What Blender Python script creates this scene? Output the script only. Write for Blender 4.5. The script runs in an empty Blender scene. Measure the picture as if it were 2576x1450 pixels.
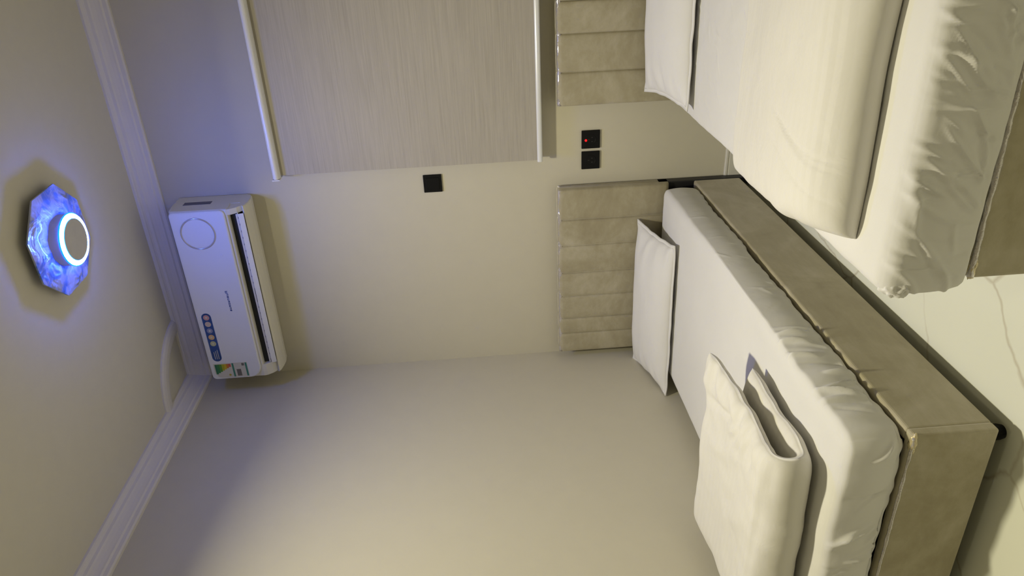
import bpy, bmesh, math
from mathutils import Vector, Matrix, noise

scene = bpy.context.scene
COL = scene.collection

# ------------------------------------------------------------------ camera
# the photo is a phone picture lying on its side: the room's "up" points to the left edge
Rr = ((-0.04013604, -0.06915991, -0.99679788),     # image right
      (-0.88314707, -0.46417573,  0.06776537),     # image down
      (-0.46737602,  0.88303896, -0.04244819))     # view direction
cam_d = bpy.data.cameras.new('camera')
cam = bpy.data.objects.new('camera', cam_d)
COL.objects.link(cam)
cam_d.sensor_fit = 'HORIZONTAL'
cam_d.sensor_width = 36.0
cam_d.lens = 36.0 * 1849.69 / 2576.0
cam_d.clip_start = 0.02
m = Matrix.Identity(4)
for r in range(3):
    m[r][0] = Rr[0][r]; m[r][1] = -Rr[1][r]; m[r][2] = -Rr[2][r]
m[0][3], m[1][3], m[2][3] = 2.23201, -3.43039, 1.36352
cam.matrix_world = m
scene.camera = cam

# ------------------------------------------------------------------ world, exposure, lights
scene.view_settings.view_transform = 'Standard'
scene.view_settings.look = 'None'
scene.view_settings.gamma = 1.0
scene.view_settings.use_curve_mapping = False
scene.view_settings.exposure = 0.0
world = bpy.data.worlds.new('world'); scene.world = world
world.use_nodes = True
world.node_tree.nodes['Background'].inputs[0].default_value = (1.0, 0.95, 0.85, 1)
world.node_tree.nodes['Background'].inputs[1].default_value = 0.02

H = 2.956            # ceiling height
RX, RY = 3.55, -4.5  # right and front walls

def area(name, loc, size, power, col, spread=180, shape='DISK'):
    l = bpy.data.lights.new(name, 'AREA'); l.shape = shape; l.size = size
    l.energy = power; l.color = col
    l.spread = math.radians(spread)
    o = bpy.data.objects.new(name, l); o.location = loc; COL.objects.link(o)
    return o
area('ceiling_lamp_warm', (1.28, -1.68, H - 0.03), 0.18, 36.0, (1.0, 0.93, 0.67), 150)
area('rear_fill_light', (2.3, -3.3, H - 0.03), 0.30, 5.0, (1.0, 0.93, 0.64), 160)  # weak unseen fill light added above the camera, besides the one warm lamp
BLUE_LIGHT = 20.0     # strength of the blue LED ring

# ------------------------------------------------------------------ materials
def new_mat(name):
    mt = bpy.data.materials.new(name); mt.use_nodes = True
    nt = mt.node_tree
    return mt, nt, nt.nodes['Principled BSDF']
def N(nt, t, **kw):
    n = nt.nodes.new(t)
    for k, v in kw.items(): setattr(n, k, v)
    return n
def coords(nt, scale=(1, 1, 1), rot=(0, 0, 0)):
    tc = N(nt, 'ShaderNodeTexCoord'); mp = N(nt, 'ShaderNodeMapping')
    nt.links.new(tc.outputs['Object'], mp.inputs['Vector'])
    mp.inputs['Scale'].default_value = scale; mp.inputs['Rotation'].default_value = rot
    return mp.outputs['Vector']
def noise_tex(nt, vec, scale, detail=4, rough=0.55, dist=0):
    n = N(nt, 'ShaderNodeTexNoise')
    n.inputs['Scale'].default_value = scale; n.inputs['Detail'].default_value = detail
    n.inputs['Roughness'].default_value = rough; n.inputs['Distortion'].default_value = dist
    nt.links.new(vec, n.inputs['Vector']); return n.outputs['Fac']
def ramp(nt, fac, stops):
    r = N(nt, 'ShaderNodeValToRGB'); cr = r.color_ramp
    while len(cr.elements) < len(stops): cr.elements.new(0.5)
    for e, (p, c) in zip(cr.elements, stops):
        e.position = p; e.color = (c[0], c[1], c[2], 1)
    nt.links.new(fac, r.inputs['Fac']); return r.outputs['Color']
def bump(nt, bs, h, strength, dist, prev=None):
    b = N(nt, 'ShaderNodeBump'); b.inputs['Strength'].default_value = strength
    b.inputs['Distance'].default_value = dist
    nt.links.new(h, b.inputs['Height'])
    if prev: nt.links.new(prev, b.inputs['Normal'])
    nt.links.new(b.outputs['Normal'], bs.inputs['Normal']); return b.outputs['Normal']
def plain(name, col, rough=0.5, metal=0.0, bumpy=0.0, bscale=60, coat=0.0, spec=0.5, var=0.04):
    mt, nt, bs = new_mat(name)
    v = coords(nt)
    f = noise_tex(nt, v, bscale * 0.25 + 1, 3)
    c0 = [max(0, c * (1 - var)) for c in col]; c1 = [min(1, c * (1 + var)) for c in col]
    nt.links.new(ramp(nt, f, [(0.3, c0), (0.7, c1)]), bs.inputs['Base Color'])
    bs.inputs['Roughness'].default_value = rough; bs.inputs['Metallic'].default_value = metal
    bs.inputs['Coat Weight'].default_value = coat
    bs.inputs['Specular IOR Level'].default_value = spec
    if bumpy: bump(nt, bs, noise_tex(nt, v, bscale, 5), 0.5, bumpy)
    return mt
M = {}
M['wall'] = plain('wall_paint', (0.595, 0.56, 0.445), 0.62, bumpy=0.0006, bscale=40, spec=0.3, var=0.01)
M['ceiling'] = plain('ceiling_paint', (0.68, 0.65, 0.56), 0.8, spec=0.2, var=0.01)
M['plaster'] = plain('cornice_plaster', (0.74, 0.71, 0.69), 0.6, spec=0.3, var=0.01)
M['skirting'] = plain('skirting_tile', (0.66, 0.64, 0.56), 0.3, var=0.03)
M['white_plastic'] = plain('white_plastic', (0.80, 0.80, 0.78), 0.3, coat=0.2, var=0.01)
M['gloss_panel'] = plain('glossy_white_panel', (0.78, 0.79, 0.80), 0.22, coat=0.5, var=0.005)
M['cream_plastic'] = plain('cream_plastic', (0.74, 0.72, 0.62), 0.4, var=0.01)
M['dark_slot'] = plain('dark_slot', (0.012, 0.013, 0.012), 0.6)
M['grey_slot'] = plain('grey_grille', (0.13, 0.13, 0.17), 0.6)
M['black_metal'] = plain('black_metal', (0.012, 0.012, 0.014), 0.45)
M['black_plastic'] = plain('black_plastic', (0.007, 0.007, 0.007), 0.45, spec=0.15)
M['ring_grey'] = plain('satin_grey_ring', (0.55, 0.53, 0.55), 0.2, metal=0.5)
M['sheet_hem'] = plain('sheet_hem', (0.80, 0.78, 0.72), 0.8)
M['housing'] = plain('lamp_housing', (0.62, 0.61, 0.60), 0.45)

def cloth(name, col, stripes=False, fine=1.0):
    mt, nt, bs = new_mat(name)
    v = coords(nt)
    f = noise_tex(nt, v, 5, 3)
    cc = ramp(nt, f, [(0.3, [c * 0.975 for c in col]), (0.7, col)])
    bs.inputs['Roughness'].default_value = 0.85
    bs.inputs['Specular IOR Level'].default_value = 0.25
    bs.inputs['Sheen Weight'].default_value = 0.12
    if stripes:
        w = N(nt, 'ShaderNodeTexWave', wave_type='BANDS', bands_direction='Y')
        w.inputs['Scale'].default_value = 10.5; w.inputs['Distortion'].default_value = 0.15
        nt.links.new(v, w.inputs['Vector'])
        mk = ramp(nt, w.outputs['Fac'], [(0.42, (0, 0, 0)), (0.58, (1, 1, 1))])
        mx = N(nt, 'ShaderNodeMix', data_type='RGBA', blend_type='MULTIPLY')
        mx.inputs[0].default_value = 1.0
        st = ramp(nt, mk, [(0.0, (0.985, 0.985, 0.98)), (1.0, (1, 1, 1))])
        nt.links.new(cc, mx.inputs[6]); nt.links.new(st, mx.inputs[7]); cc = mx.outputs[2]
        rr = N(nt, 'ShaderNodeMapRange'); nt.links.new(mk, rr.inputs[0])
        rr.inputs[3].default_value = 0.8; rr.inputs[4].default_value = 0.6
        nt.links.new(rr.outputs[0], bs.inputs['Roughness'])
    nt.links.new(cc, bs.inputs['Base Color'])
    b = bump(nt, bs, noise_tex(nt, v, 9, 5, 0.5, 1.2), 0.35 * fine, 0.012)
    bump(nt, bs, noise_tex(nt, v, 500, 2), 0.15, 0.0006, b)
    return mt
M['sheet'] = cloth('white_fitted_sheet', (0.735, 0.725, 0.70), fine=0.4)
M['pillowcase'] = cloth('white_pillowcase', (0.76, 0.75, 0.73), fine=0.5)
M['duvet'] = cloth('cream_striped_duvet', (0.74, 0.72, 0.665), stripes=True, fine=0.6)

def velvet(name, wrapped=False):
    mt, nt, bs = new_mat(name)
    v = coords(nt)
    f1 = noise_tex(nt, v, 3.2, 6, 0.62, 0.8)
    f2 = noise_tex(nt, coords(nt, (1.0, 0.35, 1.6)), 14, 5, 0.65)
    ad = N(nt, 'ShaderNodeMath', operation='MULTIPLY_ADD'); ad.inputs[1].default_value = 0.45
    nt.links.new(f2, ad.inputs[0]); nt.links.new(f1, ad.inputs[2])
    c = ramp(nt, ad.outputs[0], [(0.45, (0.31, 0.27, 0.175)), (0.72, (0.39, 0.35, 0.24)), (0.95, (0.49, 0.45, 0.34))])
    nt.links.new(c, bs.inputs['Base Color'])
    bs.inputs['Roughness'].default_value = 0.85
    bs.inputs['Sheen Weight'].default_value = 0.55; bs.inputs['Sheen Roughness'].default_value = 0.4
    bs.inputs['Sheen Tint'].default_value = (1, 0.95, 0.85, 1)
    bs.inputs['Specular IOR Level'].default_value = 0.2
    bump(nt, bs, noise_tex(nt, v, 220, 3), 0.25, 0.001)
    if wrapped:
        bs.inputs['Coat Weight'].default_value = 0.35; bs.inputs['Coat Roughness'].default_value = 0.3
    return mt
M['velvet'] = velvet('beige_velvet')
M['velvet_wrapped'] = velvet('beige_velvet_under_film', True)

def film(name, col):
    mt, nt, bs = new_mat(name)
    v = coords(nt)
    nt.links.new(ramp(nt, noise_tex(nt, v, 12, 3), [(0.3, col), (0.8, [min(1, c * 1.25) for c in col])]), bs.inputs['Base Color'])
    bs.inputs['Roughness'].default_value = 0.10; bs.inputs['Metallic'].default_value = 0.45
    bs.inputs['Coat Weight'].default_value = 1.0; bs.inputs['Coat Roughness'].default_value = 0.03
    bump(nt, bs, noise_tex(nt, coords(nt, (1, 1, 1)), 26, 4, 0.6, 0.6), 0.9, 0.012)
    return mt
M['film'] = film('shiny_silver_film', (0.50, 0.47, 0.46))
M['gold_film'] = film('crumpled_gold_film', (0.62, 0.54, 0.33))

# marble floor
mt, nt, bs = new_mat('cream_marble_tile'); M['floor'] = mt
v = coords(nt)
nz = N(nt, 'ShaderNodeTexNoise'); nz.inputs['Scale'].default_value = 2.2; nz.inputs['Detail'].default_value = 5
nt.links.new(v, nz.inputs['Vector'])
mx = N(nt, 'ShaderNodeMix', data_type='VECTOR'); mx.inputs[0].default_value = 0.20
nt.links.new(v, mx.inputs[4]); nt.links.new(nz.outputs['Color'], mx.inputs[5])
vo = N(nt, 'ShaderNodeTexVoronoi', feature='DISTANCE_TO_EDGE'); vo.inputs['Scale'].default_value = 2.7
nt.links.new(mx.outputs[1], vo.inputs['Vector'])
vein = ramp(nt, vo.outputs['Distance'], [(0.0, (1, 1, 1)), (0.016, (0, 0, 0))])
fade = ramp(nt, noise_tex(nt, v, 1.7, 3), [(0.36, (0, 0, 0)), (0.55, (1, 1, 1))])
ml = N(nt, 'ShaderNodeMath', operation='MULTIPLY'); nt.links.new(vein, ml.inputs[0]); nt.links.new(fade, ml.inputs[1])
ml2 = N(nt, 'ShaderNodeMath', operation='MULTIPLY'); nt.links.new(ml.outputs[0], ml2.inputs[0]); ml2.inputs[1].default_value = 0.45
cl = ramp(nt, noise_tex(nt, v, 1.3, 3), [(0.3, (0.80, 0.81, 0.70)), (0.7, (0.76, 0.77, 0.66))])
mc = N(nt, 'ShaderNodeMix', data_type='RGBA'); nt.links.new(ml2.outputs[0], mc.inputs[0])
nt.links.new(cl, mc.inputs[6]); mc.inputs[7].default_value = (0.36, 0.28, 0.17, 1)
nt.links.new(mc.outputs[2], bs.inputs['Base Color'])
bs.inputs['Roughness'].default_value = 0.22

# blind fabric: taupe with slubs running across
mt, nt, bs = new_mat('taupe_blind_fabric'); M['blind'] = mt
f1 = noise_tex(nt, coords(nt, (1.2, 1, 45)), 3.5, 5, 0.6)
f2 = noise_tex(nt, coords(nt), 1.5, 2)
ad = N(nt, 'ShaderNodeMath', operation='MULTIPLY_ADD'); ad.inputs[1].default_value = 0.4
nt.links.new(f2, ad.inputs[0]); nt.links.new(f1, ad.inputs[2])
nt.links.new(ramp(nt, ad.outputs[0], [(0.45, (0.375, 0.345, 0.295)), (0.95, (0.47, 0.435, 0.375))]), bs.inputs['Base Color'])
bs.inputs['Roughness'].default_value = 0.9
bump(nt, bs, f1, 0.25, 0.002)

def emit(name, col, s):
    mt, nt, bs = new_mat(name)
    f = noise_tex(nt, coords(nt), 3, 1)
    nt.links.new(ramp(nt, f, [(0.0, col), (1.0, col)]), bs.inputs['Emission Color'])
    bs.inputs['Base Color'].default_value = (*col, 1)
    bs.inputs['Emission Strength'].default_value = s
    return mt
M['ring_core'] = emit('led_ring_white_blue', (0.075, 0.17, 1.0), 15.0 * BLUE_LIGHT)
M['ring_edge'] = emit('led_ring_blue_edge', (0.004, 0.30, 1.0), 1.3)
M['red_led'] = emit('red_led', (1.0, 0.005, 0.008), 1.1)

# crystal plate of the lamp
mt, nt, bs = new_mat('faceted_crystal_plate'); M['crystal'] = mt
v = coords(nt)
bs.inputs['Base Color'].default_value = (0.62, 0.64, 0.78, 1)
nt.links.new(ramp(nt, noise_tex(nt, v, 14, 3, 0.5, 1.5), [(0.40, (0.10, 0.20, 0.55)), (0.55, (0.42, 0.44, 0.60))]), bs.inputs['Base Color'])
bs.inputs['Roughness'].default_value = 0.3
bs.inputs['Coat Weight'].default_value = 0.3
bump(nt, bs, noise_tex(nt, v, 16, 2, 0.4, 1.5), 0.6, 0.02)

# ------------------------------------------------------------------ geometry helpers
OFF = {}
def finish(name, bm, mat, parent=None, smooth=False, recalc=True):
    """vertices come in world coordinates; the object gets its origin at its base or at its parent's"""
    if recalc: bmesh.ops.recalc_face_normals(bm, faces=bm.faces)
    if parent is None:
        xs = [v.co.x for v in bm.verts]; ys = [v.co.y for v in bm.verts]; zs = [v.co.z for v in bm.verts]
        off = Vector(((min(xs) + max(xs)) / 2, (min(ys) + max(ys)) / 2, min(zs)))
    else:
        off = OFF[parent.name]
    bmesh.ops.translate(bm, verts=bm.verts, vec=-off)
    me = bpy.data.meshes.new(name); bm.to_mesh(me); bm.free()
    me.materials.append(mat)
    if smooth:
        for p in me.polygons: p.use_smooth = True
    o = bpy.data.objects.new(name, me); COL.objects.link(o)
    if parent is None: o.location = off
    else: o.parent = parent
    OFF[o.name] = off
    return o
def empty(name, loc):
    o = bpy.data.objects.new(name, None); COL.objects.link(o); o.location = loc
    o.empty_display_size = 0.1
    OFF[o.name] = Vector(loc); return o
def tag(o, label=None, cat=None, group=None, kind=None):
    if label: o['label'] = label
    if cat: o['category'] = cat
    if group: o['group'] = group
    if kind: o['kind'] = kind
    return o
def box(bm, x0, x1, y0, y1, z0, z1, bev=0.0, seg=2):
    b = bmesh.new()
    bmesh.ops.create_cube(b, size=1)
    for v in b.verts:
        v.co = Vector(((x0 + x1) / 2 + v.co.x * (x1 - x0), (y0 + y1) / 2 + v.co.y * (y1 - y0), (z0 + z1) / 2 + v.co.z * (z1 - z0)))
    if bev: bmesh.ops.bevel(b, geom=b.edges[:], offset=bev, segments=seg, affect='EDGES', profile=0.5)
    merge(bm, b)
def merge(bm, b):
    me = bpy.data.meshes.new('tmp'); b.to_mesh(me); b.free(); bm.from_mesh(me); bpy.data.meshes.remove(me)
def new(): return bmesh.new()
def boxo(name, a, mat, parent=None, bev=0.0, seg=2, smooth=False):
    bm = new(); box(bm, *a, bev, seg); return finish(name, bm, mat, parent, smooth)
def loft(bm, rings, closed=True, cap=True, closed_u=False):
    """rings: list of lists of Vector, all of one length"""
    vs = [[bm.verts.new(p) for p in r] for r in rings]
    n = len(vs[0]); k = len(vs)
    for i in range(k if closed_u else k - 1):
        a, b = vs[i], vs[(i + 1) % k]
        for j in range(n if closed else n - 1):
            bm.faces.new((a[j], a[(j + 1) % n], b[(j + 1) % n], b[j]))
    if cap and not closed_u:
        bm.faces.new(vs[0][::-1]); bm.faces.new(vs[-1])
    return vs
def cylz(bm, cx, cy, z0, z1, r, n=48, r1=None):
    r1 = r if r1 is None else r1
    rings = [[Vector((cx + rr * math.cos(2 * math.pi * i / n), cy + rr * math.sin(2 * math.pi * i / n), z)) for i in range(n)]
             for z, rr in ((z0, r), (z1, r1))]
    loft(bm, rings)
def tube(bm, pts, r, n=10, cap=True, wob=0.0):
    rings = []
    for i, p in enumerate(pts):
        a = pts[max(0, i - 1)]; b = pts[min(len(pts) - 1, i + 1)]
        d = (Vector(b) - Vector(a)).normalized()
        u = d.orthogonal().normalized() if i == 0 else (rings_u - d * rings_u.dot(d)).normalized()
        rings_u = u; w = d.cross(u)
        rr = r * (1 + wob * noise.noise(Vector(p) * 40))
        rings.append([Vector(p) + rr * (math.cos(2 * math.pi * k / n) * u + math.sin(2 * math.pi * k / n) * w) for k in range(n)])
    loft(bm, rings, cap=cap)
def torus(bm, c, R, r, axis='z', n=72, k=12, squash=1.0):
    rings = []
    for i in range(n):
        a = 2 * math.pi * i / n
        ring = []
        for j in range(k):
            b = 2 * math.pi * j / k
            rad = R + r * math.cos(b); h = r * math.sin(b) * squash
            if axis == 'z': ring.append(Vector((c[0] + rad * math.cos(a), c[1] + rad * math.sin(a), c[2] + h)))
            else: ring.append(Vector((c[0] + rad * math.cos(a), c[1] + h, c[2] + rad * math.sin(a))))
        rings.append(ring)
    loft(bm, rings, closed_u=True)
def nz(x, y, z=0.0): return noise.noise(Vector((x, y, z)))
def sstep(a, b, x):
    t = max(0.0, min(1.0, (x - a) / (b - a))); return t * t * (3 - 2 * t)

# ------------------------------------------------------------------ room shell
S = dict(kind='structure')
T = 0.12
tag(boxo('floor', (-T, RX + T, RY - T, T, -T, 0), M['floor']), **S)
tag(boxo('ceiling', (-T, RX + T, RY - T, T, H, H + T), M['ceiling']), **S)
tag(boxo('wall_back', (0, RX, 0, T, 0, H), M['wall']), **S)
tag(boxo('wall_left', (-T, 0, RY - T, T, 0, H), M['wall']), **S)
tag(boxo('wall_right', (RX, RX + T, RY - T, T, 0, H), M['wall']), **S)
tag(boxo('wall_front', (0, RX, RY - T, RY, 0, H), M['wall']), **S)

# cornice (stepped plaster profile), run as (distance from wall, z)
prof = [(0.0, 2.850), (0.014, 2.850), (0.020, 2.856), (0.020, 2.872), (0.026, 2.878), (0.027, 2.886), (0.031, 2.900),
        (0.038, 2.914), (0.044, 2.920), (0.046, 2.932), (0.052, 2.938), (0.058, 2.941), (0.062, 2.946), (0.062, H), (0.0, H)]
bm = new(); loft(bm, [[Vector((x, -d, z)) for d, z in prof] for x in (0.0, RX)])
tag(finish('trim_1', bm, M['plaster']), **S)
bm = new(); loft(bm, [[Vector((d, y, z)) for d, z in prof] for y in (0.0, RY)])
tag(finish('trim_2', bm, M['plaster']), **S)
# quarter-round corner moulding on the ceiling
arcp = [(0.285, H), (0.285, H - 0.008), (0.292, H - 0.014), (0.312, H - 0.018), (0.335, H - 0.018), (0.352, H - 0.014), (0.362, H - 0.008), (0.362, H)]
bm = new()
loft(bm, [[Vector((0.035 + d * math.cos(a), -0.035 - d * math.sin(a), z)) for d, z in arcp]
          for a in [math.radians(2 + 86 * i / 32) for i in range(33)]])
tag(finish('trim_3', bm, M['plaster'], smooth=False), **S)

bb = [(0, 0), (0.014, 0), (0.014, 0.098), (0.011, 0.100), (0.011, 0.104), (0.014, 0.106), (0.014, 0.114), (0.010, 0.118), (0, 0.118)]
bm = new(); loft(bm, [[Vector((x, -d, z)) for d, z in bb] for x in (0.0, RX)])
tag(finish('baseboard_back', bm, M['skirting']), **S)
bm = new(); loft(bm, [[Vector((d, y, z)) for d, z in bb] for y in (-0.014, RY)])
tag(finish('baseboard_left', bm, M['skirting']), **S)

# ------------------------------------------------------------------ beds
def make_bed(name, label, x0, y0, rot, seams, gold):
    W, L = 0.93, 2.015
    rt = empty(name, (0, 0, 0))
    tag(rt, label, 'bed', 'twin beds')
    # headboard: vertical channel tufting
    bm = new(); zb, zt = 0.412, 0.958
    xs = []
    for a, b in zip(seams[:-1], seams[1:]):
        k = 14
        xs += [(a + (b - a) * (0.5 - 0.5 * math.cos(math.pi * i / k)), i / k, b - a) for i in range(k)]
    xs.append((seams[-1], 1.0, 0.1))
    rings = []
    for x, t, w in xs:
        u = abs(2 * t - 1)
        bul = 0.018 * (1 - u ** 3.0) ** 0.6 - 0.008 * math.exp(-((1 - u) / 0.05) ** 2)
        f = -0.066 - bul
        top = zt - 0.010 + 0.010 * (1 - u ** 4)
        if x < 0.001 or x > W - 0.001: f = -0.058; top = zt - 0.014
        r = 0.022
        pts = [Vector((x, -0.012, zb)), Vector((x, f + 0.012, zb)), Vector((x, f + 0.003, zb + 0.005)), Vector((x, f, zb + 0.02))]
        for i in range(1, 10):
            z = zb + 0.02 + (top - r - zb - 0.02) * i / 10
            pts.append(Vector((x, f - 0.002 * nz(x * 9, z * 7, seams[1] * 9), z)))
        for i in range(0, 7):
            a = math.pi / 2 * i / 6
            pts.append(Vector((x, f + r - r * math.cos(a), top - r + r * math.sin(a))))
        pts.append(Vector((x, -0.012, top)))
        rings.append(pts)
    loft(bm, rings)
    hb = finish('headboard', bm, M['velvet'], rt, smooth=True)
    # shiny protective film strip left along the top edge
    bm = new()
    pts = [Vector((0.004 + (W - 0.008) * i / 90, -0.066 - 0.0015 * nz(i * 0.3, 1), zt - 0.010 + 0.0025 * nz(i * 0.35, 5))) for i in range(91)]
    tube(bm, pts, 0.010, 12, wob=0.3)
    tag(finish('top_trim', bm, M['film'], rt, smooth=True), 'shiny silvery film strip')
    boxo('back_panel', (0.02, W - 0.02, -0.050, -0.008, 0.10, 0.44), M['black_metal'], rt)
    for xx in (0.0, W - 0.034):
        tag(boxo('leg', (xx, xx + 0.034, -0.052, -0.008, 0.0, 0.46), M['black_metal'], rt, bev=0.004), 'tall black rear post')
    # upholstered rails
    def rail(nm, a, mat):
        bm = new(); box(bm, *a); bmesh.ops.subdivide_edges(bm, edges=bm.edges[:], cuts=0)
        bmesh.ops.bevel(bm, geom=bm.edges[:], offset=0.008, segments=3, affect='EDGES', profile=0.5)
        return finish(nm, bm, mat, rt, smooth=False)
    zf0, zf1 = 0.055, 0.285
    rail('side_rail', (W - 0.040, W, -L + 0.032, -0.055, zf0, zf1), M['velvet'])
    rail('side_rail', (0.0, 0.040, -L + 0.032, -0.055, zf0, zf1), M['velvet'])
    rail('foot_rail', (0.0, W, -L, -L + 0.036, zf0, zf1), M['velvet'])
    boxo('slat_base', (0.042, W - 0.042, -L + 0.042, -0.06, 0.20, 0.262), M['black_metal'], rt)
    # film piping along the foot rail's top edge
    bm = new()
    pts = [Vector((0.006 + (W - 0.012) * i / 100, -L + 0.001 - 0.0015 * nz(i * 0.3, 9), zf1 - 0.004 + (0.003 if gold else 0.001) * nz(i * 0.25, 3))) for i in range(101)]
    tube(bm, pts, 0.0065 if gold else 0.0045, 10, wob=0.4)
    tag(finish('foot_trim', bm, M['film'], rt, smooth=True), 'shiny film piping on the foot rail')
    for cx in ([W] if not gold else [0.0]):
        bm = new()
        g = bmesh.ops.create_icosphere(bm, subdivisions=3, radius=1.0)
        for v in bm.verts:
            p = v.co.copy(); k = 1 + 0.35 * nz(p.x * 2.3 + 7, p.y * 2.3, p.z * 2.3)
            v.co = Vector((cx - (0.030 if cx > 0.1 else -0.030) + p.x * 0.036 * k * (1 - 0.3 * abs(p.z)), -L + 0.006 + p.y * 0.011 * k, zf1 - 0.007 + p.z * 0.010 * k))
        tag(finish('corner_wrap', bm, M['gold_film'], rt, smooth=True), 'crumpled gold film at the foot corner')
    for cx, cy in ((0.065, -L + 0.062), (W - 0.055, -L + 0.055)):
        bm = new(); cylz(bm, cx, cy, 0.0, 0.012, 0.019, 28, 0.022); cylz(bm, cx, cy, 0.012, 0.062, 0.022, 28)
        tag(finish('leg', bm, M['black_plastic'], rt, smooth=False), 'short round black foot')
    rt.location = (x0, y0, 0); rt.rotation_euler = (0, 0, rot)
    return rt
make_bed('bed', 'beige channel-tufted velvet bed against the plain left wall, below the air conditioner', 0.046, -0.002, 0.0,
         [0, 0.114, 0.206, 0.340, 0.475, 0.628, 0.768, 0.93], False)
make_bed('bed', 'beige channel-tufted velvet bed under the roller blind, next to the two black wall sockets', 1.386, -0.036, 0.030,
         [0, 0.149, 0.314, 0.449, 0.585, 0.720, 0.85, 0.93], True)

# rounded box surface with displacement (mattresses)
def rbox(x0, x1, y0, y1, z0, z1, r, step, disp, rz=0.022):
    bm = new()
    c = Vector(((x0 + x1) / 2, (y0 + y1) / 2, (z0 + z1) / 2)); h = Vector(((x1 - x0) / 2, (y1 - y0) / 2, (z1 - z0) / 2))
    def face(ax, sg):
        a, b = [(1, 2), (2, 0), (0, 1)][ax]
        na = max(2, int(2 * h[a] / step)); nb = max(2, int(2 * h[b] / step))
        g = []
        for i in range(na + 1):
            row = []
            for j in range(nb + 1):
                p = Vector((0, 0, 0)); p[ax] = sg * h[ax]; p[a] = (2 * i / na - 1) * h[a]; p[b] = (2 * j / nb - 1) * h[b]
                row.append(bm.verts.new(p))
            g.append(row)
        for i in range(na):
            for j in range(nb):
                q = (g[i][j], g[i + 1][j], g[i + 1][j + 1], g[i][j + 1])
                bm.faces.new(q if sg > 0 else q[::-1])
    for ax in range(3):
        for sg in (-1, 1): face(ax, sg)
    bmesh.ops.remove_doubles(bm, verts=bm.verts, dist=step * 0.1)
    for v in bm.verts:
        p = v.co
        R3 = (r, r, rz)
        core = Vector([max(-h[k] + R3[k], min(h[k] - R3[k], p[k])) for k in range(3)])
        d = p - core
        d = Vector([d[k] / R3[k] for k in range(3)])
        n = d.normalized() if d.length > 1e-9 else Vector((0, 0, 1))
        if d.z < -1e-9 and d.xy.length > 1e-9:   # nearly square lower edge
            n = d / ((d.xy.length ** 8 + abs(d.z) ** 8) ** 0.125)
        q = core + Vector([n[k] * R3[k] for k in range(3)])
        w = q + c
        v.co = disp(w, n)
    return bm

import random
def make_creases(seed, n, s0, s1, z0, z1, ang, spread, lmin, lmax, amp):
    rd = random.Random(seed); out = []
    for _ in range(n):
        s = rd.uniform(s0, s1); z = rd.uniform(z0, z1); a = rd.gauss(ang, spread); l = rd.uniform(lmin, lmax) / 2
        w = rd.uniform(0.0042, 0.0075)
        out.append((s, z, math.cos(a), math.sin(a), l, w, rd.uniform(0.4, 1.0) * amp * rd.choice((1, 1, -0.5)), rd.uniform(-2.5, 2.5)))
    return out
def crease(s, z, lst):
    t = 0.0
    for cs_, cz, ca, sa, l, w, am, bend in lst:
        ds = s - cs_; dz = z - cz
        if abs(ds) > l + 0.02 or abs(dz) > l + 0.02: continue
        u = ds * ca + dz * sa
        if abs(u) > l: continue
        v_ = -ds * sa + dz * ca - bend * u * u
        if abs(v_) > 3 * w: continue
        t += am * math.exp(-(v_ / w) ** 2) * (1 - (u / l) ** 2)
    return t
def mattress_disp(x0, x1, y0, y1, z0, z1, seed, gather_side, bulge, droop, hem=1.0, cx=(), cyy=(), ctop=()):
    def f(p, n):
        q = p.copy()
        tz = (p.z - z0) / (z1 - z0)
        yy = p.y
        # sides: loose cloth gathers running up and down, strongest near the foot corner
        side = max(abs(n.x), abs(n.y)) * (1 - max(0, n.z)) * sstep(-0.02, 0.25, tz)
        if abs(n.x) > abs(n.y):
            s = yy; amp = 0.0014 + 0.006 * gather_side * math.exp(-((yy - (y0 + 0.36)) / 0.27) ** 2)
        else:
            s = p.x; amp = 0.0022 + 0.001 * sstep(x0, x1, p.x) * gather_side
        ph = s * 62 + 2.4 * nz(s * 5, p.z * 4, seed) + 22 * (p.z - z0) * (0.3 + nz(s * 2.2, 2, seed))
        wr = math.sin(ph) * 0.6 + 0.8 * nz(s * 24, p.z * 7 + s * 5, seed + 3)
        q += n * (amp * wr * side * (1 - 0.5 * tz))
        if side > 0.05:
            q += n * crease(s, p.z, cx if abs(n.x) > abs(n.y) else cyy) * min(1, side * 1.5)
        if n.z > 0.7 and ctop: q.z += crease(p.x, p.y, ctop)
        q += n * (0.007 * nz(s * 3.1, p.z * 5, seed + 5) * side)
        if abs(n.z) < 0.75:
            q.x += n.x * bulge * math.sin(math.pi * max(0, min(1, tz))); q.y += n.y * bulge * math.sin(math.pi * max(0, min(1, tz)))
        if n.z > 0.2:
            q.z += n.z * (0.004 * nz(p.x * 3, p.y * 3, seed) + 0.0016 * nz(p.x * 16 + p.y * 6, p.y * 9, seed + 1))
            q.z += droop(p) * n.z
        if tz < 0.12:   # hem: wavy lower edge
            q.z += hem * (0.006 + 0.010 * nz(s * 7, 4, seed) + 0.002 * math.sin(s * 85 + 3 * nz(s * 9, 0, 1)))
        return q
    return f
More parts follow.
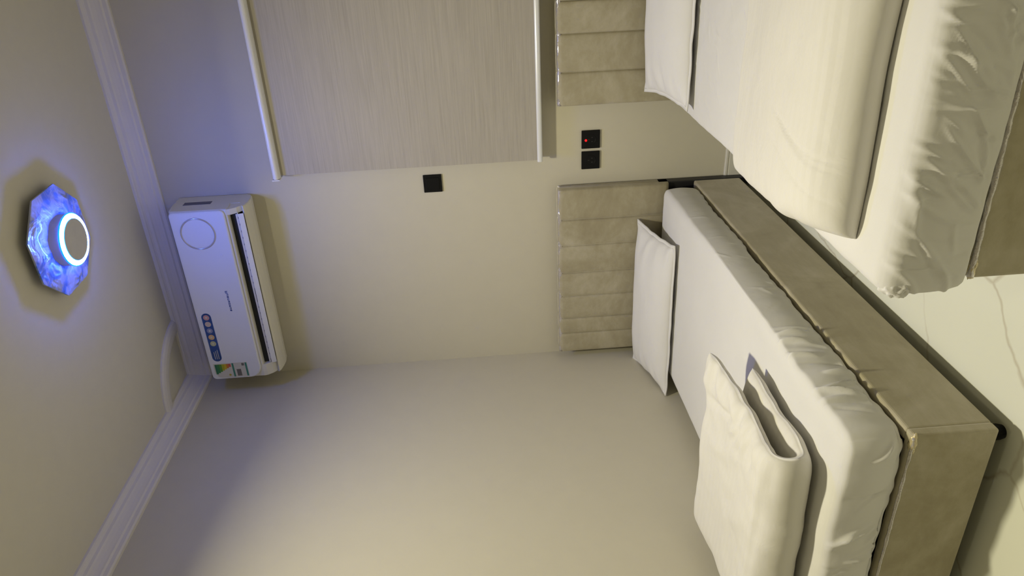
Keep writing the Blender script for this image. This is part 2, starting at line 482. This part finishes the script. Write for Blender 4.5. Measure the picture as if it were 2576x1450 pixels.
# left mattress
a = (0.085, 0.964, -2.004, -0.105, 0.288, 0.452)
bm = rbox(*a, 0.045, 0.0052, mattress_disp(a[0], a[1], a[2], a[3], a[4], a[5], 1.3, 1.0, 0.012,
     lambda p: -0.016 * sstep(0.55, 0.95, p.x) * math.exp(-((p.y + 1.15) / 0.55) ** 2), 1.0,
     make_creases(3, 16, -1.93, -1.42, 0.31, 0.42, 1.35, 0.16, 0.10, 0.17, 0.018) + make_creases(4, 12, -1.4, -0.3, 0.30, 0.42, 1.2, 0.4, 0.05, 0.12, 0.003),
     make_creases(5, 26, 0.1, 0.95, 0.30, 0.42, 2.1, 0.35, 0.08, 0.20, 0.012)))
tag(finish('mattress', bm, M['sheet'], smooth=True),
    'white sheeted mattress with a gathered foot corner, on the bed by the left wall', 'mattress', 'mattresses on the twin beds')
# right mattress
a = (1.418, 2.318, -2.060, -0.135, 0.296, 0.475)
bm = rbox(*a, 0.040, 0.0046, mattress_disp(a[0], a[1], a[2], a[3], a[4], a[5], 7.7, 0.5, 0.010,
     lambda p: 0.010 * math.exp(-((p.y + 2.0) / 0.25) ** 2) - 0.012 * math.exp(-((p.y + 0.3) / 0.5) ** 2), 0.25,
     make_creases(8, 10, -2.0, -0.3, 0.30, 0.45, 1.4, 0.4, 0.05, 0.12, 0.003),
     make_creases(12, 75, 1.45, 2.2, 0.30, 0.47, 0.95, 0.38, 0.08, 0.28, 0.008),
     make_creases(14, 70, 1.45, 2.2, -1.2, -0.5, 0.9, 0.3, 0.05, 0.16, 0.0026)))
mr = finish('mattress', bm, M['sheet'], smooth=True)
tag(mr, 'single mattress in a creased white fitted sheet, on the bed under the roller blind', 'mattress', 'mattresses on the twin beds')
# bunched corner of the fitted sheet
bm = new()
g = bmesh.ops.create_icosphere(bm, subdivisions=4, radius=1.0)
for v in bm.verts:
    p = v.co.copy(); k = 1 + 0.30 * nz(p.x * 3.1 + 3, p.y * 3.1, p.z * 3.1) + 0.04 * math.sin(7 * math.atan2(p.y, p.z))
    v.co = Vector((1.436 + p.x * 0.026 * k, -2.040 + p.y * 0.030 * k, 0.440 + p.z * 0.034 * k))
finish('sheet_corner', bm, M['sheet'], mr, smooth=True)

# ------------------------------------------------------------------ pillows
def make_pillow(label, c, w, d, h, rot, tilt, seed):
    n, mm = 90, 56
    rt_m = Matrix.Translation(c) @ Matrix.Rotation(rot, 4, 'Z') @ Matrix.Rotation(tilt, 4, 'X')
    def P(u, v, s):
        # outline: corners reach out, sides drawn in
        x = u * w / 2 * (1 - 0.05 * (1 - v * v) ** 1.0 - 0.0)
        y = v * d / 2 * (1 - 0.04 * (1 - u * u))
        t = ((1 - abs(u) ** 3.2) * (1 - abs(v) ** 2.6)) ** 0.55
        x += 0.006 * nz(v * 3, seed, 2) * abs(u)
        e = min(1 - abs(u), 1 - abs(v))
        z = s * h * t * (1.0 if s > 0 else 0.55)
        crease = math.exp(-((1 - abs(u)) / 0.22) ** 2)
        z += s * t * (0.006 * nz(u * 2.2, v * 2.2, seed) + 0.010 * crease * math.sin(v * 13 + 2 * nz(u * 3, v * 3, seed)) * (0.4 + t))
        z += 0.005 * nz(u * 4, v * 4, seed + 4) * (1 - t) + 0.006 * (abs(u) ** 6) * (abs(v) ** 4)
        return rt_m @ Vector((x, y, z))
    bm = new()
    top = {}; bot = {}
    def cs(i, k): return -math.cos(math.pi * i / k) * 0.55 + (2 * i / k - 1) * 0.45
    for i in range(n + 1):
        for j in range(mm + 1):
            u, v = cs(i, n), cs(j, mm)
            top[i, j] = bm.verts.new(P(u, v, 1))
            bot[i, j] = top[i, j] if i in (0, n) or j in (0, mm) else bm.verts.new(P(u, v, -1))
    for i in range(n):
        for j in range(mm):
            bm.faces.new((top[i, j], top[i + 1, j], top[i + 1, j + 1], top[i, j + 1]))
            bm.faces.new((bot[i, j + 1], bot[i + 1, j + 1], bot[i + 1, j], bot[i, j]))
    o = finish('pillow', bm, M['pillowcase'], smooth=True)
    tag(o, label, 'pillow', 'pillows at the headboards')
    # seam flange around the edge
    bm = new()
    loop = [(cs(i, n), -1) for i in range(n)] + [(1, cs(j, mm)) for j in range(mm)] + [(cs(n - i, n), 1) for i in range(n)] + [(-1, cs(mm - j, mm)) for j in range(mm)]
    rings = []
    ctr = rt_m @ Vector((0, 0, 0))
    for u, v in loop:
        p = P(u, v, 1); out = (p - ctr); out.z *= 0.3; out.normalize()
        q = p + out * 0.013
        up = Vector((0, 0, 0.0045))
        rings.append([p - out * 0.008 + up, q + up * 0.6, q - up * 0.6, p - out * 0.008 - up])
    loft(bm, rings, closed_u=True)
    finish('seam', bm, M['pillowcase'], o, smooth=True)
    return o
make_pillow('plump white pillow leaning on the left bed\'s headboard, near the left wall', Vector((0.405, -0.288, 0.514)), 0.79, 0.37, 0.064,
            0.03, math.radians(13), 1.7)
make_pillow('white pillow at the headboard of the bed under the roller blind', Vector((1.853, -0.340, 0.524)), 0.79, 0.40, 0.064,
            0.02, math.radians(11), 5.2)

# ------------------------------------------------------------------ folded duvet on the left bed (two visible layers, fold at the foot side)
PLEATS = [(0.74, -1.70, 0.90, -0.42, 0.11, 0.012, 0.010, 0.5), (0.76, -1.74, 0.95, -0.30, 0.09, 0.010, 0.010, -0.5),
          (0.75, -1.66, 0.80, -0.60, 0.10, 0.010, 0.008, 0.3), (0.77, -1.80, 0.98, -0.15, 0.08, 0.010, -0.010, 0.0),
          (0.60, -1.60, 0.50, -0.86, 0.20, 0.030, 0.008, 0.2), (0.45, -1.75, 0.7, -0.7, 0.20, 0.035, 0.008, 0.4), (0.72, -1.52, 0.30, -0.95, 0.14, 0.018, -0.012, 0.2)]
def duvet_left():
    bm = new(); nx, ns = 150, 130
    zb = 0.456; th = 0.033
    xa, xb = 0.075, 0.835
    rings = []
    for i in range(nx + 1):
        t = -math.cos(math.pi * i / nx) * 0.6 + (2 * i / nx - 1) * 0.4
        x = (xa + xb) / 2 + t * (xb - xa) / 2
        rt_ = sstep(0.35, 1.0, t)
        # how far the two layers reach towards the headboard
        ylo = -1.455 + 0.02 * nz(x * 4, 1) - 0.015 * rt_
        yup = -1.365 + 0.030 * rt_ + 0.02 * nz(x * 5, 6)
        yf = -1.870 + 0.012 * nz(x * 5, 3)
        zl = zb + th + 0.002
        zu = zb + 3 * th + 0.016 + 0.012 * sstep(0.2, 0.9, -t) + 0.012 * rt_
        path = []
        for k in range(ns + 1):
            s = k / ns
            if s < 0.40:
                u = s / 0.40; y = ylo + (yf - ylo) * u; z = zl
            elif s < 0.56:
                u = (s - 0.40) / 0.16; a = math.pi * u
                y = yf - 0.045 * math.sin(a); z = (zl + zu) / 2 - (zu - zl) / 2 * math.cos(a)
            else:
                u = (s - 0.56) / 0.44; y = yf + (yup - yf) * u
                z = zu - 0.014 * math.sin(math.pi * u) + 0.010 * (u ** 3) * rt_
            path.append((y, z, s))
        edge = max(0.0, 1 - abs(t) ** 9) ** 0.5
        outr, inr = [], []
        for k, (y, z, s) in enumerate(path):
            y2, z2, _ = path[min(ns, k + 1)]; y1, z1, _ = path[max(0, k - 1)]
            d = Vector((0, y2 - y1, z2 - z1)).normalized(); nn = Vector((0, d.z, -d.y))
            if k < ns * 0.4 and nn.z > 0: pass
            et = min(1.0, (1 - abs(2 * s - 1)) / 0.07); et = math.sqrt(max(0.0, 1 - (1 - et) ** 2))
            up = sstep(0.5, 0.62, s)
            lay = th * (1.0 + 0.25 * up * sstep(0.0, 1, 1 - abs(t)))
            r = lay * edge * et
            side = 0.0
            w1 = 0.006 * nz(x * 5, y * 6, 2 + 5 * up) + 0.0025 * nz(x * 17, y * 14, 5)
            wr = 0.008 * sstep(0.55, 0.95, t) * math.sin(y * 58 + 5 * nz(x * 6, y * 5, 3)) * (0.3 + 0.7 * up)
            wr += up * edge * crease(x, y, PLEATS)
            xo = x + 0.014 * nz(y * 11, s * 7, 8) * sstep(0.7, 1, abs(t)) - 0.010 * up * rt_
            c = Vector((xo, y, z + 0.3 * w1))
            inr.append(c + nn * r * (1 if True else 0))
            outr.append(c - nn * (r + (w1 + wr) * edge * et))
        rings.append(outr + inr[::-1])
    loft(bm, rings)
    zmin = 0.4525
    for v in bm.verts:
        if v.co.z < zmin: v.co.z = zmin
    return bm
o = finish('duvet', duvet_left(), M['duvet'], smooth=True)
tag(o, 'thick cream duvet folded in layers on the bed by the left wall', 'duvet', 'folded duvets on the beds')

# ------------------------------------------------------------------ folded duvet on the right bed
def duvet_right():
    bm = new(); nx, ny = 150, 90
    zb = 0.489; rows = []
    for i in range(nx + 1):
        t = -math.cos(math.pi * i / nx) * 0.5 + (2 * i / nx - 1) * 0.5
        ring_t, ring_b = [], []
        for k in range(ny + 1):
            s = 0.5 - 0.5 * math.cos(math.pi * k / ny)
            yb = -1.150; yf = -1.925
            y = yb + (yf - yb) * s
            xl = 1.412 + 0.035 * sstep(-1.25, -1.65, y) + 0.055 * sstep(-1.62, -1.9, y) + 0.006 * nz(y * 9, 2)
            xr = 2.295 - 0.03 * sstep(-1.6, -1.9, y)
            x = (xl + xr) / 2 + t * (xr - xl) / 2
            e = max(0.0, 1 - abs(t) ** 14) ** 0.5
            hgt = 0.030 + 0.060 * sstep(-1.18, -1.62, y) + 0.022 * sstep(-1.5, -1.8, y)
            back = math.sqrt(max(0.0, 1 - (1 - min(1, s / 0.03)) ** 2))
            front = math.sqrt(max(0.0, 1 - (1 - min(1, (1 - s) / 0.13)) ** 2))
            w = 0.007 * nz(x * 3.5, y * 3.5, 4) + 0.002 * nz(x * 10, y * 16, 1)
            cr = -0.007 * math.exp(-((y + 1.80 + 0.10 * (x - 1.5) + 0.35 * (x - 1.72) ** 2 * 2) / 0.010) ** 2) * 0
            # long curved creases
            for (cx, amp, ph) in ((1.735, 0.006, 0.0), (1.71, 0.004, 0.4), (1.62, 0.004, 0.9)):
                dd = (x - cx - 0.05 * math.sin((y + 1.6) * 5 + ph))
                cr -= amp * math.exp(-(dd / 0.006) ** 2) * sstep(-1.52, -1.70, y) * (1 - sstep(-1.88, -1.93, y))
            zt = (hgt + w + cr) * e * back * front
            yy = y - 0.012 * nz(x * 4, 7) * s
            ring_t.append(Vector((x, yy, zb + max(0.0, zt))))
            ring_b.append(Vector((x, yy, zb - 0.001)))
        rows.append(ring_t + ring_b[::-1])
    loft(bm, rows)
    for v in bm.verts:      # nose of the fold overhangs slightly
        h = v.co.z - zb
        if v.co.y < -1.78: v.co.y -= 0.020 * math.sin(math.pi * min(1, max(0, h / 0.11)))
    return bm
o = finish('duvet', duvet_right(), M['duvet'], smooth=True)
tag(o, 'wide cream striped duvet folded across the bed under the roller blind', 'duvet', 'folded duvets on the beds')

# ------------------------------------------------------------------ air conditioner
ac = empty('air_conditioner', (0.57, 0.0, 2.42))
tag(ac, 'white wall-mounted split air conditioner high in the corner above the left bed', 'air conditioner')
X0, X1 = 0.108, 1.030
def prism_x(bm, prof, x0, x1, endr=0.0):
    """profile (y,z) swept along x; ends drawn in a little for rounding"""
    cy = sum(p[0] for p in prof) / len(prof); cz = sum(p[1] for p in prof) / len(prof)
    rings = []
    k = 5
    for i in range(k):
        a = math.pi / 2 * i / (k - 1); ins = endr * (1 - math.sin(a)); xx = x0 + endr * (1 - math.cos(a))
        rings.append([Vector((xx, p[0] + (cy - p[0]) * ins / 0.1, p[1] + (cz - p[1]) * ins / 0.17)) for p in prof])
    rings2 = [[Vector((x0 + x1 - v.x, v.y, v.z)) for v in r] for r in rings][::-1]
    loft(bm, rings + rings2)
body = [(-0.001, 2.780), (-0.100, 2.780), (-0.170, 2.772), (-0.192, 2.758), (-0.196, 2.730), (-0.198, 2.52), (-0.200, 2.506)]
lip = [(-0.198, 2.502), (-0.190, 2.499), (-0.176, 2.498), (-0.160, 2.500), (-0.120, 2.505), (-0.120, 2.455), (-0.162, 2.441), (-0.169, 2.434),
        (-0.155, 2.427), (-0.120, 2.421), (-0.080, 2.418), (-0.035, 2.424), (-0.010, 2.436), (-0.001, 2.452)]
bm = new(); prism_x(bm, body + lip, X0, X1, 0.008)
finish('body', bm, M['cream_plastic'], ac, smooth=False)
# end caps hiding the open outlet at both ends
for xx0, xx1 in ((X0 + 0.002, X0 + 0.068), (X1 - 0.030, X1 - 0.002)):
    bm = new()
    prism_x(bm, [(-0.10, 2.53), (-0.199, 2.53), (-0.201, 2.505), (-0.196, 2.488), (-0.178, 2.462), (-0.150, 2.440), (-0.115, 2.427), (-0.09, 2.424)], xx0, xx1, 0.004)
    finish('end_cap', bm, M['cream_plastic'], ac)
# front panel
bm = new()
def rrect(x0, x1, z0, z1, rs, y, n=7):
    """rs: radii bottom-left, bottom-right, top-right, top-left"""
    pts = []
    for (cx, cz, r, a0) in ((x0, z0, rs[0], 180), (x1, z0, rs[1], 270), (x1, z1, rs[2], 0), (x0, z1, rs[3], 90)):
        ox = cx + (r if cx == x0 else -r); oz = cz + (r if cz == z0 else -r)
        for i in range(n):
            a = math.radians(a0 + 90 * i / (n - 1)); pts.append(Vector((ox + r * math.cos(a), y, oz + r * math.sin(a))))
    return pts
rs = (0.060, 0.022, 0.018, 0.022)
def shr(d, y): return rrect(X0 + 0.004 + d, X1 - 0.001 - d, 2.512 + d, 2.764 - d, [max(0.004, q - d) for q in rs], y)
loft(bm, [shr(0.004, -0.197), shr(0.0, -0.202), shr(0.0015, -0.2075), shr(0.006, -0.2105)])
pan = finish('front_panel', bm, M['gloss_panel'], ac, smooth=False)
# ring ornament on the panel
bm = new(); torus(bm, (0.921, -0.2105, 2.650), 0.076, 0.0038, axis='y', n=72, k=10)
tag(finish('ring_ornament', bm, M['ring_grey'], pan, smooth=True), 'thin grey ring on the panel')
bm = new(); box(bm, 0.797, 0.809, -0.2125, -0.2105, 2.562, 2.574, 0.0008)
tag(finish('indicator', bm, M['gloss_panel'], pan), 'tiny white indicator')
# dark outlet with louvre fins, then the swing flap
boxo('air_outlet', (X0 + 0.066, X1 - 0.026, -0.170, -0.120, 2.4565, 2.5), M['dark_slot'], ac)
fins = []
for i in range(24):
    x = 0.20 + i * 0.034
    if 0.52 < x < 0.60: continue
    bm = new(); box(bm, x, x + 0.024, -0.1815, -0.172, 2.4605, 2.4635, 0.0006)
    fins.append(finish('louvre_fin', bm, M['cream_plastic'], ac))
def strip(name, x0, x1, p0, p1, th, mat, parent):
    (ya, za), (yb, zb_) = p0, p1
    d = Vector((0, yb - ya, zb_ - za)).normalized(); n_ = Vector((0, d.z, -d.y)) * th / 2
    a, b = Vector((0, ya, za)), Vector((0, yb, zb_))
    bm = new()
    loft(bm, [[Vector((x, 0, 0)) + q for q in (a + n_, b + n_, b - n_, a - n_)] for x in (x0, x1)])
    bmesh.ops.bevel(bm, geom=bm.edges[:], offset=th * 0.3, segments=2, affect='EDGES', profile=0.5)
    return finish(name, bm, mat, parent)
strip('upper_vane', X0 + 0.072, X1 - 0.034, (-0.182, 2.471), (-0.180, 2.4625), 0.003, M['cream_plastic'], ac)
strip('swing_flap', X0 + 0.070, X1 - 0.032, (-0.1870, 2.4585), (-0.179, 2.4355), 0.005, M['gloss_panel'], ac)
# side vent grille
boxo('side_vent', (X1 - 0.001, X1 + 0.0008, -0.118, -0.082, 2.596, 2.724), M['grey_slot'], ac, bev=0.0003)
# logo: small blue word
M['logo_blue'] = plain('logo_blue', (0.055, 0.12, 0.42), 0.4)
bm = new(); x = 0.617
for i, w_ in enumerate([0.012, 0.009, 0.009, 0.010, 0.008, 0.009, 0.009, 0.008, 0.008]):
    xx = x - w_
    hgt = 0.012 if i == 0 else 0.0085
    zc = 2.583
    box(bm, xx, xx + 0.0026, -0.2112, -0.2100, zc, zc + hgt)
    box(bm, x - 0.0026, x, -0.2112, -0.2100, zc, zc + hgt)
    if i % 3 != 1: box(bm, xx, x, -0.2112, -0.2100, zc + hgt - 0.0024, zc + hgt)
    if i % 3 != 0: box(bm, xx, x, -0.2112, -0.2100, zc, zc + 0.0022)
    if i % 2 == 0: box(bm, xx, x, -0.2112, -0.2100, zc + hgt * 0.4, zc + hgt * 0.4 + 0.002)
    x -= w_ + 0.0036
finish('logo', bm, M['logo_blue'], pan)
# blue feature sticker with five round icons
def flat(name, pts, y, th, mat, parent):
    bm = new(); loft(bm, [[Vector((p[0], y, p[1])) for p in pts], [Vector((p[0], y - th, p[1])) for p in pts]])
    return finish(name, bm, mat, parent)
M['st_blue'] = plain('sticker_blue', (0.025, 0.075, 0.26), 0.4, var=0.2, bscale=40)
p = rrect(0.222, 0.502, 2.692, 2.738, (0.023,) * 4, 0)
M['st_white'] = plain('sticker_white', (0.62, 0.60, 0.52), 0.5)
stk = flat('feature_sticker', [(q.x, q.z) for q in p], -0.2104, 0.0008, M['st_blue'], pan)
tag(stk, 'dark blue pill-shaped sticker with five round icons')
for i, c in enumerate([(0.62, 0.33, 0.32), (0.62, 0.50, 0.42), (0.26, 0.28, 0.42), (0.72, 0.46, 0.22), (0.50, 0.52, 0.30)]):
    cx = 0.478 - i * 0.0375
    mm_ = plain('icon_colour', c, 0.5)
    pts = [(cx + 0.0145 * math.cos(a), 2.715 + 0.0145 * math.sin(a)) for a in [2 * math.pi * k / 24 for k in range(24)]]
    flat('icon', pts, -0.2112, 0.0005, mm_, stk)
    pts = [(cx + 0.006 * math.cos(a), 2.715 + 0.006 * math.sin(a)) for a in [2 * math.pi * k / 5 for k in range(5)]]
    flat('icon_mark', pts, -0.2117, 0.0003, M['st_white'] if i != 1 else mm_, stk)
bm = new()
for k in range(3): box(bm, 0.236, 0.290 - 0.006 * k, -0.2118, -0.2112, 2.704 + k * 0.009, 2.7065 + k * 0.009)
finish('fine_print', bm, M['st_white'], stk)
# energy label: green/yellow/red wedge, white fields, teal bars
lab = flat('energy_label', [(0.122, 2.575), (0.207, 2.575), (0.207, 2.744), (0.150, 2.744), (0.128, 2.730), (0.122, 2.712)], -0.2104, 0.0008, M['st_white'], pan)
tag(lab, 'white energy rating label with a coloured wedge')
cols = [(0.03, 0.17, 0.08), (0.04, 0.22, 0.07), (0.10, 0.28, 0.04), (0.42, 0.42, 0.02), (0.62, 0.46, 0.02), (0.62, 0.20, 0.03), (0.60, 0.10, 0.08)]
for i, c in enumerate(cols):
    z1_ = 2.738 - i * 0.0115; ln = 0.058 - i * 0.0066
    mm_ = plain('label_colour', c, 0.5)
    flat('rating_bar', [(0.203 - ln, z1_ - 0.0112), (0.203, z1_ - 0.0112), (0.203, z1_), (0.203 - ln, z1_)], -0.2112, 0.0004, mm_, lab)
M['teal'] = plain('label_teal', (0.06, 0.24, 0.17), 0.5)
for z_ in (2.644, 2.578): flat('label_band', [(0.125, z_), (0.205, z_), (0.205, z_ + 0.009), (0.125, z_ + 0.009)], -0.2112, 0.0004, M['teal'], lab)
M['label_grey'] = plain('label_grey', (0.16, 0.15, 0.13), 0.6)
flat('label_print', [(0.128, 2.612), (0.168, 2.612), (0.168, 2.634), (0.128, 2.634)], -0.2112, 0.0004, M['label_grey'], lab)
flat('label_print', [(0.188, 2.591), (0.203, 2.591), (0.203, 2.604), (0.188, 2.604)], -0.2112, 0.0004, M['label_grey'], lab)
flat('label_mark', [(0.137 + 0.006 * math.cos(a), 2.671 + 0.006 * math.sin(a)) for a in [2 * math.pi * k / 16 for k in range(16)]], -0.2112, 0.0004, plain('label_yellow', (0.45, 0.38, 0.05), 0.5), lab)

# ------------------------------------------------------------------ roller blind
bl = empty('roller_blind', (1.95, 0.0, 1.0))
tag(bl, 'lowered taupe roller blind with a white bottom bar over the window', 'window blind')
BX0, BX1 = 1.128, 2.75
bm = new()
def rim(x, k=20):
    return [Vector((x, -0.072 + 0.030 * math.cos(a), 2.279 + 0.0175 * math.sin(a))) for a in [2 * math.pi * i / k for i in range(k)]]
loft(bm, [rim(BX0 - 0.006), rim(BX1 + 0.006)])
tag(finish('head_rail', bm, M['white_plastic'], bl, smooth=False), 'white head rail')
for xx in (BX0 - 0.014, BX1 + 0.008):
    boxo('bracket', (xx, xx + 0.006, -0.10, -0.001, 2.262, 2.298), M['white_plastic'], bl, bev=0.0015)
bm = new(); nxs, nzs = 40, 60
gridv = []
for i in range(nxs + 1):
    x = BX0 + (BX1 - BX0) * i / nxs
    gridv.append([Vector((x, -0.060 - 0.0015 * nz(x * 2.5, z_ * 2.5), z_)) for z_ in [1.045 + (2.27 - 1.045) * k / nzs for k in range(nzs + 1)]])
rows = []
for r_ in gridv: rows.append(r_ + [v + Vector((0, 0.0012, 0)) for v in r_[::-1]])
loft(bm, rows)
tag(finish('fabric', bm, M['blind'], bl, smooth=False), 'taupe slubbed fabric')
bm = new()
def rim2(x, k=16):
    return [Vector((x, -0.060 + 0.009 * math.cos(a), 1.040 + 0.0125 * math.sin(a))) for a in [2 * math.pi * i / k for i in range(k)]]
loft(bm, [rim2(BX0 - 0.008), rim2(BX1 + 0.008)])
tag(finish('bottom_bar', bm, M['gloss_panel'], bl, smooth=False), 'glossy white bottom bar')

# ------------------------------------------------------------------ switches and sockets
def plate(name, label, cat, cx, cz, group=None, led=False, rocker=False):
    h_ = 0.0445
    rt = empty(name, (cx, 0.0, cz - h_)); tag(rt, label, cat, group)
    boxo('faceplate', (cx - h_, cx + h_, -0.009, -0.0005, cz - h_, cz + h_), M['black_plastic'], rt, bev=0.0025, seg=3)
    if rocker:
        boxo('rocker', (cx - 0.030, cx + 0.030, -0.0115, -0.0085, cz - 0.032, cz + 0.032), M['black_plastic'], rt, bev=0.0015)
    else:
        bm = new(); n = 20
        loft(bm, [[Vector((cx + r_ * math.cos(2 * math.pi * i / n), y_, cz + r_ * math.sin(2 * math.pi * i / n))) for i in range(n)]
                  for y_, r_ in ((-0.0088, 0.027), (-0.0098, 0.026), (-0.0098, 0.022), (-0.0092, 0.021))])
        so = finish('socket_insert', bm, M['black_plastic'], rt)
        for dx, dz in ((0, 0.010), (-0.010, -0.006), (0.010, -0.006)):
            boxo('slot', (cx + dx - 0.0022, cx + dx + 0.0022, -0.0094, -0.0090, cz + dz - 0.004, cz + dz + 0.004), M['dark_slot'], so)
    if led:
        bm = new(); bmesh.ops.create_uvsphere(bm, u_segments=14, v_segments=8, radius=0.0060)
        for v in bm.verts: v.co = Vector((cx + v.co.x - 0.003, -0.0098 + v.co.y * 0.3, cz + 0.024 + v.co.z))
        tag(finish('indicator_light', bm, M['red_led'], rt, smooth=True), 'glowing red indicator light')
plate('wall_switch', 'black square wall switch between the air conditioner and the blind', 'switch', 1.024, 1.562, rocker=True)
plate('wall_socket', 'black square socket with a glowing red light, nearer the blind', 'socket', 1.197, 0.788, 'pair of black sockets between the beds', led=True)
plate('wall_socket', 'black square socket without a light, beside the left headboard', 'socket', 1.094, 0.788, 'pair of black sockets between the beds')

# ------------------------------------------------------------------ ceiling light
CX, CY = 1.172, -0.802
cl_ = empty('ceiling_light', (CX, CY, 2.86))
tag(cl_, 'octagonal crystal ceiling light with a glowing blue ring', 'ceiling light')
bm = new(); cylz(bm, CX, CY, 2.925, H - 0.001, 0.085, 48)
finish('ceiling_mount', bm, M['housing'], cl_)
# octagonal plate of eight faceted petals
bm = new()
rings = []
for rr, zz, wv in ((0.080, 2.9080, 0), (0.130, 2.9100, 1), (0.175, 2.9130, 1), (0.210, 2.9150, 0)):
    ring = []
    for i in range(96):
        a = 2 * math.pi * i / 96 + math.radians(20)
        seg_a = (2 * math.pi * i / 96) % (math.pi / 4) - math.pi / 8
        oc = math.cos(math.pi / 8) / math.cos(seg_a)
        k = 1 if rr < 0.09 else 0.35 + 0.65 * oc if rr < 0.2 else oc
        dz = 0.004 * wv * math.cos(seg_a * 8) + 0.003 * wv * nz(math.cos(a) * 4, math.sin(a) * 4, rr * 20)
        ring.append(Vector((CX + rr * k * math.cos(a), CY + rr * k * math.sin(a), zz - dz)))
    rings.append(ring)
rings.append([v + Vector((0, 0, 0.006)) for v in rings[-1]])
rings.append([Vector((CX + 0.07 * math.cos(2 * math.pi * i / 96 + math.radians(20)), CY + 0.07 * math.sin(2 * math.pi * i / 96 + math.radians(20)), 2.926)) for i in range(96)])
loft(bm, rings)
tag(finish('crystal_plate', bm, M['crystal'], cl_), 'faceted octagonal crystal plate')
bm = new(); cylz(bm, CX, CY, 2.874, 2.914, 0.096, 64)
dr = finish('drum', bm, M['housing'], cl_)
bm = new(); torus(bm, (CX, CY, 2.868), 0.0885, 0.0085, n=96, k=14, squash=0.8)
tag(finish('led_ring', bm, M['ring_core'], cl_, smooth=True), 'bright blue-white glowing ring')
bm = new(); torus(bm, (CX, CY, 2.8695), 0.0985, 0.0028, n=96, k=8)
torus(bm, (CX, CY, 2.8615), 0.0785, 0.0014, n=96, k=8)
finish('ring_rim', bm, M['ring_edge'], cl_, smooth=True)
bm = new(); cylz(bm, CX, CY, 2.8605, 2.878, 0.0775, 64)
tag(finish('centre_cover', bm, M['housing'], cl_), 'plain grey round centre cover')
